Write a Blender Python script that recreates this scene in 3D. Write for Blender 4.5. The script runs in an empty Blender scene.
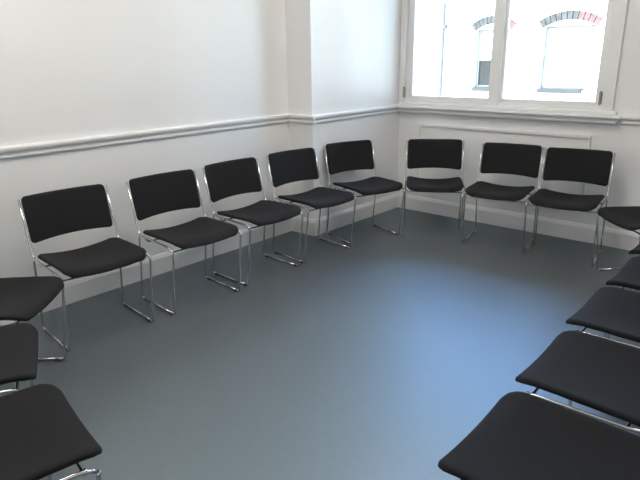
import bpy, bmesh, math, random
from mathutils import Vector, Matrix
random.seed(4)
C = bpy.context.scene.collection
PI = math.pi

# ------------------------------------------------------------------ materials
def mat(name, col, rough=.5, metal=0., noise=None, bump=None, spec=.5):
    m = bpy.data.materials.new(name); m.use_nodes = True
    nt = m.node_tree; b = nt.nodes['Principled BSDF']
    b.inputs['Base Color'].default_value = (*col, 1)
    b.inputs['Roughness'].default_value = rough
    b.inputs['Metallic'].default_value = metal
    b.inputs['Specular IOR Level'].default_value = spec
    tc = nt.nodes.new('ShaderNodeTexCoord')
    if noise:                                    # (scale, amount, detail)
        n = nt.nodes.new('ShaderNodeTexNoise'); n.inputs['Scale'].default_value = noise[0]
        n.inputs['Detail'].default_value = noise[2]
        r = nt.nodes.new('ShaderNodeValToRGB')
        a = noise[1]
        r.color_ramp.elements[0].position = .3; r.color_ramp.elements[1].position = .7
        r.color_ramp.elements[0].color = (*[c * (1 - a) for c in col], 1)
        r.color_ramp.elements[1].color = (*[min(1, c * (1 + a)) for c in col], 1)
        nt.links.new(tc.outputs['Object'], n.inputs['Vector'])
        nt.links.new(n.outputs['Fac'], r.inputs['Fac'])
        nt.links.new(r.outputs['Color'], b.inputs['Base Color'])
    if bump:                                     # (scale, strength, distance)
        n2 = nt.nodes.new('ShaderNodeTexNoise'); n2.inputs['Scale'].default_value = bump[0]
        n2.inputs['Detail'].default_value = 3
        bp = nt.nodes.new('ShaderNodeBump'); bp.inputs['Strength'].default_value = bump[1]
        bp.inputs['Distance'].default_value = bump[2]
        nt.links.new(tc.outputs['Object'], n2.inputs['Vector'])
        nt.links.new(n2.outputs['Fac'], bp.inputs['Height'])
        nt.links.new(bp.outputs['Normal'], b.inputs['Normal'])
    return m

M = {}
M['wall'] = mat('wall_paint', (.80, .80, .795), .6, noise=(1.5, .02, 2), bump=(60, .08, .002))
M['trim'] = mat('trim_gloss_paint', (.76, .76, .76), .35, noise=(3, .02, 2))
M['ceil'] = mat('ceiling_paint', (.8, .8, .8), .8, noise=(2, .02, 2))
M['floor'] = mat('floor_vinyl', (.052, .046, .043), .47, noise=(35, .10, 4), bump=(120, .10, .001), spec=1.)
M['floor'].node_tree.nodes['Principled BSDF'].inputs['Specular Tint'].default_value = (.68, .88, 1., 1)
fb = M['floor'].node_tree.nodes['Principled BSDF']; fb.inputs['IOR'].default_value = 2.05
M['fabric'] = mat('charcoal_upholstery', (.0125, .0125, .0135), .85, noise=(180, .25, 3), bump=(260, .3, .001), spec=.25)
M['chrome'] = mat('chrome_rod', (.62, .62, .62), .18, 1., noise=(20, .03, 2))
M['rubber'] = mat('black_glide', (.02, .02, .02), .6, noise=(40, .1, 2))
M['frame'] = mat('window_frame_paint', (.78, .78, .77), .4, noise=(4, .02, 2))
M['brass'] = mat('window_hinge_metal', (.35, .34, .32), .4, .8, noise=(20, .1, 2))
M['stone'] = mat('stone_sill', (.03, .03, .03), .8, noise=(6, .15, 3))
M['brickgrey'] = mat('grey_brick', (.035, .034, .033), .85, noise=(9, .5, 3))
M['brickred'] = mat('red_brick', (.085, .044, .043), .85, noise=(9, .3, 3))
M['blind'] = mat('white_roller_blind', (.8, .8, .8), .8, noise=(3, .03, 2))
M['winframe'] = mat('street_window_frame', (.10, .10, .10), .6, noise=(5, .1, 2))
M['darkpane'] = mat('dark_street_window_glass', (.02, .02, .021), .3, noise=(2, .2, 2), spec=.1)
M['pipe'] = mat('painted_drainpipe', (.06, .06, .06), .6, noise=(5, .1, 2))
M['asphalt'] = mat('street_asphalt', (.12, .12, .125), .9, noise=(10, .2, 4))
M['metalw'] = mat('white_enamel_metal', (.8, .8, .8), .4, noise=(3, .02, 2))

def brick_mat():
    m = bpy.data.materials.new('painted_brick_facade'); m.use_nodes = True
    nt = m.node_tree; b = nt.nodes['Principled BSDF']; b.inputs['Roughness'].default_value = .85
    tc = nt.nodes.new('ShaderNodeTexCoord'); mp = nt.nodes.new('ShaderNodeMapping')
    mp.inputs['Rotation'].default_value = (PI / 2, 0, 0)
    br = nt.nodes.new('ShaderNodeTexBrick')
    br.inputs['Color1'].default_value = (.68, .67, .66, 1); br.inputs['Color2'].default_value = (.62, .61, .60, 1)
    br.inputs['Mortar'].default_value = (.58, .58, .57, 1); br.inputs['Scale'].default_value = 4.
    nt.links.new(tc.outputs['Object'], mp.inputs['Vector']); nt.links.new(mp.outputs['Vector'], br.inputs['Vector'])
    nt.links.new(br.outputs['Color'], b.inputs['Base Color'])
    return m
M['facade'] = brick_mat()

def glass_mat():
    m = bpy.data.materials.new('clear_window_glass'); m.use_nodes = True
    nt = m.node_tree; nt.nodes.remove(nt.nodes['Principled BSDF'])
    out = nt.nodes['Material Output']
    t = nt.nodes.new('ShaderNodeBsdfTransparent'); g = nt.nodes.new('ShaderNodeBsdfGlossy')
    g.inputs['Roughness'].default_value = .02
    f = nt.nodes.new('ShaderNodeFresnel'); f.inputs['IOR'].default_value = 1.3
    mx = nt.nodes.new('ShaderNodeMixShader')
    nt.links.new(f.outputs['Fac'], mx.inputs['Fac']); nt.links.new(t.outputs[0], mx.inputs[1])
    nt.links.new(g.outputs[0], mx.inputs[2]); nt.links.new(mx.outputs[0], out.inputs['Surface'])
    return m
M['glass'] = glass_mat()
M['skyblock'] = mat('sky_blocker_grey', (.22, .22, .215), .85, noise=(4, .1, 3))  # for the added sky-blocking mass across the street

def emit_mat(name, col, s):
    m = bpy.data.materials.new(name); m.use_nodes = True
    nt = m.node_tree; nt.nodes.remove(nt.nodes['Principled BSDF'])
    e = nt.nodes.new('ShaderNodeEmission'); e.inputs['Color'].default_value = (*col, 1); e.inputs['Strength'].default_value = s
    nt.links.new(e.outputs[0], nt.nodes['Material Output'].inputs['Surface'])
    return m
FILL = 13.5
M['fill_glow'] = emit_mat('fill_panel_glow', (1., .915, .82), FILL)  # glow of the added ceiling fill panels

# ------------------------------------------------------------------ mesh helpers
def box(bm, x0, x1, y0, y1, z0, z1, bev=0., mi=0):
    vs = [bm.verts.new((x, y, z)) for z in (z0, z1) for y in (y0, y1) for x in (x0, x1)]
    fs = [bm.faces.new([vs[i] for i in q]) for q in
          ((0, 2, 3, 1), (4, 5, 7, 6), (0, 1, 5, 4), (2, 6, 7, 3), (0, 4, 6, 2), (1, 3, 7, 5))]
    for f in fs: f.material_index = mi
    if bev:
        es = list({e for f in fs for e in f.edges})
        bmesh.ops.bevel(bm, geom=es, offset=bev, segments=2, affect='EDGES', profile=.5)

def fillet(pts, r, n=6):
    pts = [Vector(p) for p in pts]; out = [pts[0]]
    for a, b, c in zip(pts, pts[1:], pts[2:]):
        d0 = (a - b); d1 = (c - b)
        rr = min(r, d0.length * .48, d1.length * .48)
        p0 = b + d0.normalized() * rr; p1 = b + d1.normalized() * rr
        for k in range(n + 1):
            t = k / n
            out.append((1 - t) ** 2 * p0 + 2 * t * (1 - t) * b + t * t * p1)
    out.append(pts[-1]); return out

def tube(bm, pts, r, n=10):
    pts = [Vector(p) for p in pts]
    rings = []; ref = None
    for i, p in enumerate(pts):
        d = (pts[min(i + 1, len(pts) - 1)] - pts[max(i - 1, 0)]).normalized()
        if ref is None:
            ref = d.orthogonal().normalized()
        ref = (ref - d * ref.dot(d)).normalized()
        b = d.cross(ref)
        rings.append([bm.verts.new(p + r * (math.cos(2 * PI * k / n) * ref + math.sin(2 * PI * k / n) * b)) for k in range(n)])
    for a, b in zip(rings, rings[1:]):
        for k in range(n):
            bm.faces.new((a[k], a[(k + 1) % n], b[(k + 1) % n], b[k]))
    bm.faces.new(rings[0][::-1]); bm.faces.new(rings[-1])

def panel(bm, hw, s_len, rad, thick, edge, place, ns=22, nt=18):
    """cushion panel with rounded corners: place(s, t, h) -> point; s in 0..s_len, t in -hw..hw, h offset through the thickness"""
    S = [s_len * .5 * (1 - math.cos(PI * i / ns)) for i in range(ns + 1)]
    top = []; bot = []
    for i, s in enumerate(S):
        d = min(s, s_len - s)
        w = hw if d >= rad else hw - rad + math.sqrt(max(0, rad * rad - (rad - d) ** 2))
        tr = []; br = []
        for j in range(nt + 1):
            t = -w * math.cos(PI * j / nt)
            de = min(d, w - abs(t))
            h = thick * .5 * (1. if de >= edge else math.sqrt(max(0, 1 - (1 - de / edge) ** 2)))
            if i in (0, ns) or j in (0, nt):
                v = bm.verts.new(place(s, t, 0)); tr.append(v); br.append(v)
            else:
                tr.append(bm.verts.new(place(s, t, h))); br.append(bm.verts.new(place(s, t, -h)))
        top.append(tr); bot.append(br)
    for i in range(ns):
        for j in range(nt):
            bm.faces.new((top[i][j], top[i][j + 1], top[i + 1][j + 1], top[i + 1][j]))
            q = (bot[i][j], bot[i + 1][j], bot[i + 1][j + 1], bot[i][j + 1])
            bm.faces.new(q)

def obj(name, bm, m, parent=None, smooth=False):
    me = bpy.data.meshes.new(name)
    bmesh.ops.recalc_face_normals(bm, faces=bm.faces)
    bm.to_mesh(me); bm.free()
    for mm in (m if isinstance(m, (list, tuple)) else [m]): me.materials.append(mm)
    if smooth:
        for p in me.polygons: p.use_smooth = True
    o = bpy.data.objects.new(name, me); C.objects.link(o)
    if parent: o.parent = parent
    return o
def bx(*a, **k):
    bm = bmesh.new(); box(bm, *a, **k); return bm
def struct(name, bm, m, parent=None, smooth=False):
    o = obj(name, bm, m, parent, smooth)
    if not parent: o['kind'] = 'structure'
    return o
def thing(name, label, cat, loc=(0, 0, 0), rz=0, group=None):
    o = bpy.data.objects.new(name, None); C.objects.link(o)
    o.empty_display_size = .1
    o.location = loc; o.rotation_euler = (0, 0, rz); o['label'] = label; o['category'] = cat
    if group: o['group'] = group
    return o

# ------------------------------------------------------------------ the room
XR, YF, H = 3.42, -5.25, 3.0
XL, XB, YB = -.268, 0., -1.25            # left wall, face of the shallow chimney breast, where it starts
struct('floor', bx(XL - .2, XR + .2, YF - .2, .2, -.15, 0), M['floor'])
struct('ceiling', bx(XL - .2, XR + .2, YF - .2, .25, H, H + .15), M['ceil'])
bm = bmesh.new(); box(bm, XL - .2, XL, YF - .2, .25, 0, H); box(bm, XL, XB, YB, 0, 0, H)
struct('wall_left', bm, M['wall'])
struct('wall_right', bx(XR, XR + .2, YF - .2, .25, 0, H), M['wall'])
struct('wall_front', bx(XL, XR, YF - .2, YF, 0, H), M['wall'])
WX0, WX1, WZ0, WZ1 = .045, 1.845, 1.03, 2.62      # window opening
bm = bmesh.new()
box(bm, XL, WX0, 0, .25, 0, H); box(bm, WX1, XR, 0, .25, 0, H)
box(bm, WX0, WX1, 0, .25, 0, WZ0); box(bm, WX0, WX1, 0, .25, WZ1, H)
struct('wall_back', bm, M['wall'])

def profile_run(bm, prof, p0, p1, nrm):
    """extrude a (depth, z) profile from p0 to p1 along the wall, depth along nrm"""
    p0 = Vector((*p0, 0)); p1 = Vector((*p1, 0)); n = Vector((*nrm, 0))
    a = [bm.verts.new(p0 + n * d + Vector((0, 0, z))) for d, z in prof]
    b = [bm.verts.new(p1 + n * d + Vector((0, 0, z))) for d, z in prof]
    k = len(prof)
    for i in range(k): bm.faces.new((a[i], a[(i + 1) % k], b[(i + 1) % k], b[i]))
    bm.faces.new(a[::-1]); bm.faces.new(b)
RAIL = [(d, z + .045) for d, z in [(0, .898), (.010, .898), (.016, .906), (.016, .916), (.010, .922), (.012, .930), (.026, .938), (.030, .948), (.030, .958), (.022, .966), (0, .968)]]
SK = [(0, 0), (.018, 0), (.018, .115), (.012, .128), (.006, .140), (0, .145)]
bm = bmesh.new(); profile_run(bm, RAIL, (XL, YF), (XL, YB), (1, 0)); struct('trim_1', bm, M['trim'])
bm = bmesh.new(); profile_run(bm, RAIL, (XL, YB), (XB + .03, YB), (0, -1)); profile_run(bm, RAIL, (XB, YB), (XB, 0), (1, 0)); struct('trim_2', bm, M['trim'])
bm = bmesh.new(); profile_run(bm, RAIL, (1.96, 0), (XR, 0), (0, -1)); struct('trim_3', bm, M['trim'])
bm = bmesh.new(); profile_run(bm, RAIL, (XR, YF), (XR, 0), (-1, 0)); struct('trim_4', bm, M['trim'])
bm = bmesh.new(); profile_run(bm, SK, (XL, YF), (XL, YB), (1, 0)); profile_run(bm, SK, (XL, YB), (XB + .018, YB), (0, -1)); profile_run(bm, SK, (XB, YB), (XB, 0), (1, 0))
struct('baseboard_left', bm, M['trim'])
bm = bmesh.new(); profile_run(bm, SK, (XB, 0), (XR, 0), (0, -1)); struct('baseboard_back', bm, M['trim'])
bm = bmesh.new(); profile_run(bm, SK, (XR, YF), (XR, 0), (-1, 0)); struct('baseboard_right', bm, M['trim'])
bm = bmesh.new(); profile_run(bm, SK, (XL, YF), (XR, YF), (0, 1)); struct('baseboard_front', bm, M['trim'])

# moulded panel below the window
PM = [(0, 0), (.006, 0), (.016, .008), (.016, .02), (.008, .03), (0, .032)]
bm = bmesh.new()
box(bm, .22, 1.77, -.016, 0, .822, .85, bev=.004); box(bm, .22, 1.77, -.016, 0, .23, .258, bev=.004)
box(bm, .22, .248, -.016, 0, .258, .822, bev=.004); box(bm, 1.742, 1.77, -.016, 0, .258, .822, bev=.004)
struct('trim_5', bm, M['trim'])

# window: casing, sill and two casement sashes either side of a wide mullion
win = bpy.data.objects.new('window_1', None); C.objects.link(win); win['kind'] = 'structure'
bm = bmesh.new()
box(bm, XB + .003, .058, -.022, .06, 1.035, 2.70, bev=.005)
box(bm, 1.805, 1.895, -.022, .0, 1.035, 2.70, bev=.005)
box(bm, .058, 1.805, -.022, .0, 2.60, 2.70, bev=.005)
box(bm, WX1 - .04, WX1, 0, .1, WZ0, WZ1); box(bm, WX0, WX0 + .012, .06, .1, WZ0, WZ1); box(bm, WX0, WX1, .02, .1, WZ1 - .03, WZ1)
box(bm, .906, .992, -.012, .1, WZ0, WZ1 - .03, bev=.006)
box(bm, WX0, WX1, .0, .1, WZ0, 1.062)
obj('window_frame', bm, M['frame'], win)
bm = bmesh.new()
box(bm, XB + .003, 1.962, -.075, .0, .985, 1.010, bev=.008)
box(bm, XB + .003, 1.925, -.035, .0, 1.010, 1.037, bev=.006)
box(bm, XB + .003, 1.94, -.05, .0, .945, .985, bev=.012)
obj('window_sill', bm, M['trim'], win)
for (a, b, wl, wr) in ((.058, .908, .062, .022), (.990, 1.806, .022, .055)):
    bm = bmesh.new(); z0, z1 = 1.062, 2.585
    box(bm, a, a + wl, .02, .06, z0, z1, bev=.004); box(bm, b - wr, b, .02, .06, z0, z1, bev=.004)
    box(bm, a + wl, b - wr, .02, .06, z0, z0 + .035, bev=.004); box(bm, a + wl, b - wr, .02, .06, z1 - .04, z1, bev=.004)
    s = obj('sash', bm, M['frame'], win)
    obj('pane', bx(a + wl, b - wr, .037, .041, z0 + .035, z1 - .04), M['glass'], s)
for x, y in ((.06, -.026), (1.80, -.026)):
    for z in (1.13, 2.40):
        bm = bmesh.new(); box(bm, x - .012, x + .012, y - .002, y + .012, z - .045, z + .045, bev=.003)
        tube(bm, [(x, y - .002, z - .05), (x, y - .002, z + .05)], .007)
        obj('hinge', bm, M['brass'], win)

# unseen fill panels added at the ceiling to light the room
for i, (x, y, lab) in enumerate([(1.45, -1.75, 'added ceiling fill panel nearest the window, out of view'), (.8, -3.9, 'added ceiling fill panel farther from the window, out of view')]):
    t = thing('fill_panel', lab, 'fill light', (x, y, H), PI / 2, 'added ceiling fill panels')
    bm = bmesh.new()
    for q in ((-.62, .62, -.32, -.295), (-.62, .62, .295, .32), (-.62, -.595, -.295, .295), (.595, .62, -.295, .295)): box(bm, *q, -.07, 0)
    obj('fill_housing', bm, M['metalw'], t)
    obj('fill_emitter', bx(-.595, .595, -.295, .295, -.06, -.045), M['fill_glow'], t)

# ------------------------------------------------------------------ across the street
GZ = -6.5
struct('ground', bx(-30, 30, .6, 30, GZ - .2, GZ), M['asphalt'])
FY = 9.0; FT = 2.8
bd = thing('building', 'pale sunlit brick building seen through the window across the street', 'building', (-3, FY, GZ))
def P(x, y, z): return (x + 3, y - FY, z - GZ)
def lbx(bm, x0, x1, y0, y1, z0, z1, bev=0, mi=0):
    a = P(x0, y0, z0); b = P(x1, y1, z1); box(bm, a[0], b[0], a[1], b[1], a[2], b[2], bev, mi)
wins = [(-3.76, -2.93), (-2.10, -1.02), (-.44, .64), (1.22, 2.3)]
bm = bmesh.new()
lbx(bm, -14, 8, FY + .2, FY + 6, GZ, FT)
xs = [-14] + [v for w in wins for v in w] + [8]
Z0, Z1 = .66, 2.02
for i in range(0, len(xs), 2): lbx(bm, xs[i], xs[i + 1], FY, FY + .2, GZ, FT)
for a, b in wins: lbx(bm, a, b, FY, FY + .2, GZ, Z0); lbx(bm, a, b, FY, FY + .2, Z1 + .02, FT)
obj('wall', bm, M['facade'], bd)
bm = bmesh.new(); lbx(bm, -14.1, 8.1, FY - .18, FY + .3, FT, FT + .16, .03); obj('cornice', bm, M['facade'], bd)
bm = bmesh.new(); lbx(bm, .9, 8, FY + .25, FY + 6, FT + .16, 9.); lbx(bm, .8, 8.1, FY + .15, FY + 6.1, 9., 9.25, .03); obj('sky_blocker', bm, M['skyblock'], bd)  # unseen mass added to keep sky light off the chimney breast
for k, (a, b) in enumerate(wins):
    bm = bmesh.new(); w = .06
    lbx(bm, a, a + w, FY + .08, FY + .15, Z0, Z1); lbx(bm, b - w, b, FY + .08, FY + .15, Z0, Z1)
    lbx(bm, a + w, b - w, FY + .08, FY + .15, Z0, Z0 + .07); lbx(bm, a + w, b - w, FY + .08, FY + .15, Z1 - .06, Z1)
    lbx(bm, a + w, b - w, FY + .08, FY + .15, 1.31, 1.36)
    f = obj('window', bm, M['winframe'], bd)
    bm = bmesh.new()
    if k == 1:
        lbx(bm, a + w, b - w, FY + .12, FY + .14, Z0 + .07, Z1 - .06); obj('blind', bm, M['blind'], f)
    else:
        lbx(bm, a + w, b - w, FY + .12, FY + .14, 1.34, Z1 - .06); obj('blind', bm, M['blind'], f)
        bm = bmesh.new(); lbx(bm, a + w, b - w, FY + .12, FY + .14, Z0 + .07, 1.34); obj('pane', bm, M['darkpane'], f)
    bm = bmesh.new(); lbx(bm, a - .03, b - .12, FY - .08, FY + .08, Z0 - .07, Z0 + .03, .01); obj('sill', bm, M['stone'], bd)
    # segmental brick arch over the window
    bm = bmesh.new(); cx = (a + b) / 2; hw = (b - a) / 2 + .08; rise = .17; R = (hw * hw + rise * rise) / (2 * rise); cz = Z1 + .03 + rise - R
    am = math.asin(hw / R); n = 11
    for i in range(n):
        t0 = -am + 2 * am * i / n + .006; t1 = -am + 2 * am * (i + 1) / n - .006
        q = []
        for y in (FY - .05, FY + .06):
            for t, r in ((t0, R - .05), (t1, R - .05), (t1, R + .13), (t0, R + .13)):
                q.append(bm.verts.new(P(cx + r * math.sin(t), y, cz + r * math.cos(t))))
        for ff in ((0, 1, 2, 3), (4, 7, 6, 5), (0, 4, 5, 1), (1, 5, 6, 2), (2, 6, 7, 3), (3, 7, 4, 0)):
            bm.faces.new([q[z] for z in ff]).material_index = 1 if i >= 7 else 0
    obj('brick_arch', bm, [M['brickgrey'], M['brickred']], bd)
bm = bmesh.new(); tube(bm, [P(-4.67, FY - .08, GZ), P(-4.67, FY - .08, FT - .1)], .045)
lbx(bm, -4.75, -4.59, FY - .14, FY, 2.1, 2.2, .01); lbx(bm, -4.75, -4.59, FY - .14, FY, -.6, -.5, .01)
obj('drainpipe', bm, M['pipe'], bd)

# ------------------------------------------------------------------ the stacking chair
HW = .228
def seat_place(s, t, h):
    u = s / .43; v = t / HW
    prof = [(0, .432), (.12, .426), (.3, .423), (.5, .425), (.7, .432), (.86, .438), (.95, .434), (1., .423)]
    for (a, za), (b, zb) in zip(prof, prof[1:]):
        if u <= b + 1e-9:
            k = (u - a) / (b - a); k = k * k * (3 - 2 * k) * .5 + k * .5; z = za + (zb - za) * k; break
    z += -.005 + v * v * (.025 + .085 * u * (1 - u) * (1 - .45 * u) - .006 * u)
    return (.005 + s, t, z + h)
def back_place(s, t, h):
    # s runs up the back
    v = t / .230; k = s / .253
    x = -.058 * k - .028 * (1 - v * v) + h
    return (x, t, .514 + s + .012 * (1 - v * v) * (1 - k) )
def make_chair(label, group):
    t = thing('stacking_chair', label, 'chair', (0, 0, 0), 0, group)
    bm = bmesh.new(); panel(bm, HW, .43, .055, .024, .016, seat_place); obj('seat', bm, M['fabric'], t, True)
    bm = bmesh.new(); panel(bm, .230, .253, .026, .022, .012, back_place); obj('backrest', bm, M['fabric'], t, True)
    for sg in (-1, 1):
        y = sg * .240; r = .0062
        bm = bmesh.new()
        tube(bm, fillet([(-.060, y, .755), (-.002, y, .525), (.020, y, .448), (.07, y, .436), (.36, y, .430), (.402, y, .412)], .05), r)
        obj('side_rail', bm, M['chrome'], t, True)
        bm = bmesh.new(); tube(bm, fillet([(.402, y, .412), (.399, y, .39), (.352, y, .035), (.350, y, .009), (.31, y, .009)], .03), r); obj('leg', bm, M['chrome'], t, True)
        bm = bmesh.new(); tube(bm, fillet([(.022, y, .440), (.015, y, .40), (-.030, y, .035), (-.032, y, .009), (.0, y, .009)], .03), r); obj('leg', bm, M['chrome'], t, True)
        bm = bmesh.new(); tube(bm, [(.31, y, .009), (.0, y, .009)], r); obj('runner', bm, M['chrome'], t, True)
        for gx in (.315, .01):
            obj('glide', bx(gx - .014, gx + .014, y - .008, y + .008, 0, .012, bev=.003), M['rubber'], t)
    for x, z in ((.09, .405), (.37, .402)):
        bm = bmesh.new(); tube(bm, fillet([(x, -.240, .432), (x, -.225, z), (x, .225, z), (x, .240, .432)], .02), .005); obj('crossbar', bm, M['chrome'], t, True)
    return t
def dup(root, label, group):
    r = root.copy(); C.objects.link(r); r['label'] = label; r['group'] = group
    for ch in list(root.children):
        c = ch.copy(); C.objects.link(c); c.parent = r
    return r
GL, GW, GR, GN = 'chairs along the long left wall', 'chairs under the window', 'chairs in the right-hand row', 'chairs at the lower left'
def front(cx, cy, deg, d=.445):       # from the middle of a seat's front edge to the chair's origin
    a = math.radians(deg); return (cx - d * math.cos(a), cy - d * math.sin(a), deg)
def corner(cx, cy, deg, side):        # from a seat front corner (side +1: the sitter's left) to the origin
    a = math.radians(deg); l = (-math.sin(a), math.cos(a))
    return front(cx - side * .215 * l[0], cy - side * .215 * l[1], deg, .435)
CH = [
 ((.030, -3.305, -4.4), GL, 'black stacking chair with chrome legs, nearest the camera of those along the left wall'),
 ((.080, -2.697, -3.3), GL, 'black stacking chair second along the left wall, counting from the camera end'),
 ((.069, -2.127, -1), GL, 'black stacking chair in the middle of the five along the left wall'),
 ((.089, -1.538, -6.3), GL, 'black stacking chair at the step in the left wall, second from the far corner'),
 ((.152, -.920, -18), GL, 'black stacking chair at the far end of the left wall, turned toward the corner'),
 ((.640, -.405, -58), GW, 'black stacking chair below the left window light, standing nearest the room corner'),
 ((1.255, -.291, -80), GW, 'black stacking chair below the window mullion, middle of the three under the window'),
 ((1.762, -.266, -82), GW, 'black stacking chair below the right end of the window sill'),
 (front(.650, -3.735, 43), GN, 'black chair cut by the left edge, uppermost of three seats there'),
 (front(1.085, -3.965, 66), GN, 'black chair cut by the left edge, middle of three seats there'),
 (front(1.595, -4.055, 81), GN, 'black chair seat filling the bottom left corner, lowest of three seats there'),
 (front(2.200, -.862, 225), GR, 'black chair set diagonally at far right, beside the chair under the sill end'),
 (corner(2.440, -1.472, 180, 1), GR, 'black chair at the right edge, seat just below the diagonal corner chair'),
 (corner(2.474, -2.000, 180, 1), GR, 'black chair at the right edge, fourth seat up from the bottom right corner'),
 (corner(2.472, -2.523, 180, 1), GR, 'black chair at the right, third seat up from the bottom right corner'),
 (corner(2.492, -3.055, 180, 1), GR, 'black chair at the right, second seat up from the bottom right corner'),
 (corner(2.506, -3.575, 180, 1), GR, 'black chair seat filling the bottom right corner, largest of the right-hand row'),
]
first = make_chair(CH[0][2], CH[0][1])
for i, ((x, y, deg), grp, lab) in enumerate(CH):
    o = first if i == 0 else dup(first, lab, grp)
    o.location = (x, y, 0); o.rotation_euler = (0, 0, math.radians(deg))

# ------------------------------------------------------------------ light
sun = bpy.data.lights.new('sun', 'SUN'); sun.energy = 8.; sun.angle = math.radians(1.5); sun.color = (1, .96, .9)
so = bpy.data.objects.new('sun', sun); C.objects.link(so)
so.rotation_euler = Vector((.35, .75, -.62)).to_track_quat('-Z', 'Y').to_euler()
w = bpy.data.worlds.new('sky'); bpy.context.scene.world = w; w.use_nodes = True
nt = w.node_tree; bg = nt.nodes['Background']
sky = nt.nodes.new('ShaderNodeTexSky'); sky.sky_type = 'HOSEK_WILKIE'
sky.sun_direction = Vector((-.35, -.75, .62)).normalized(); sky.turbidity = 3.
hs = nt.nodes.new('ShaderNodeHueSaturation'); hs.inputs['Saturation'].default_value = 1.
nt.links.new(sky.outputs[0], hs.inputs['Color']); nt.links.new(hs.outputs[0], bg.inputs['Color']); bg.inputs['Strength'].default_value = 66.

# ------------------------------------------------------------------ camera
F, CX, CY, CZ, YAW, PIT, ROLL = 564.3046, 3.0996, -4.6661, 1.4497, -.7269, .3125, -.0161
cam = bpy.data.cameras.new('camera'); co = bpy.data.objects.new('camera', cam); C.objects.link(co)
cam.sensor_width = 36; cam.lens = F / 640 * 36; cam.clip_start = .02
f = Vector((math.sin(YAW) * math.cos(PIT), math.cos(YAW) * math.cos(PIT), -math.sin(PIT)))
r = Vector((math.cos(YAW), -math.sin(YAW), 0)); u = r.cross(f)
c, s = math.cos(ROLL), math.sin(ROLL)
r2 = c * r + s * u; u2 = -s * r + c * u
co.matrix_world = Matrix(((r2.x, u2.x, -f.x, CX), (r2.y, u2.y, -f.y, CY), (r2.z, u2.z, -f.z, CZ), (0, 0, 0, 1)))
sc = bpy.context.scene; sc.camera = co
vs = sc.view_settings; vs.view_transform = 'Standard'; vs.look = 'None'; vs.gamma = 1; vs.use_curve_mapping = False; vs.exposure = .16
sc.cycles.max_bounces = 10; sc.cycles.diffuse_bounces = 6
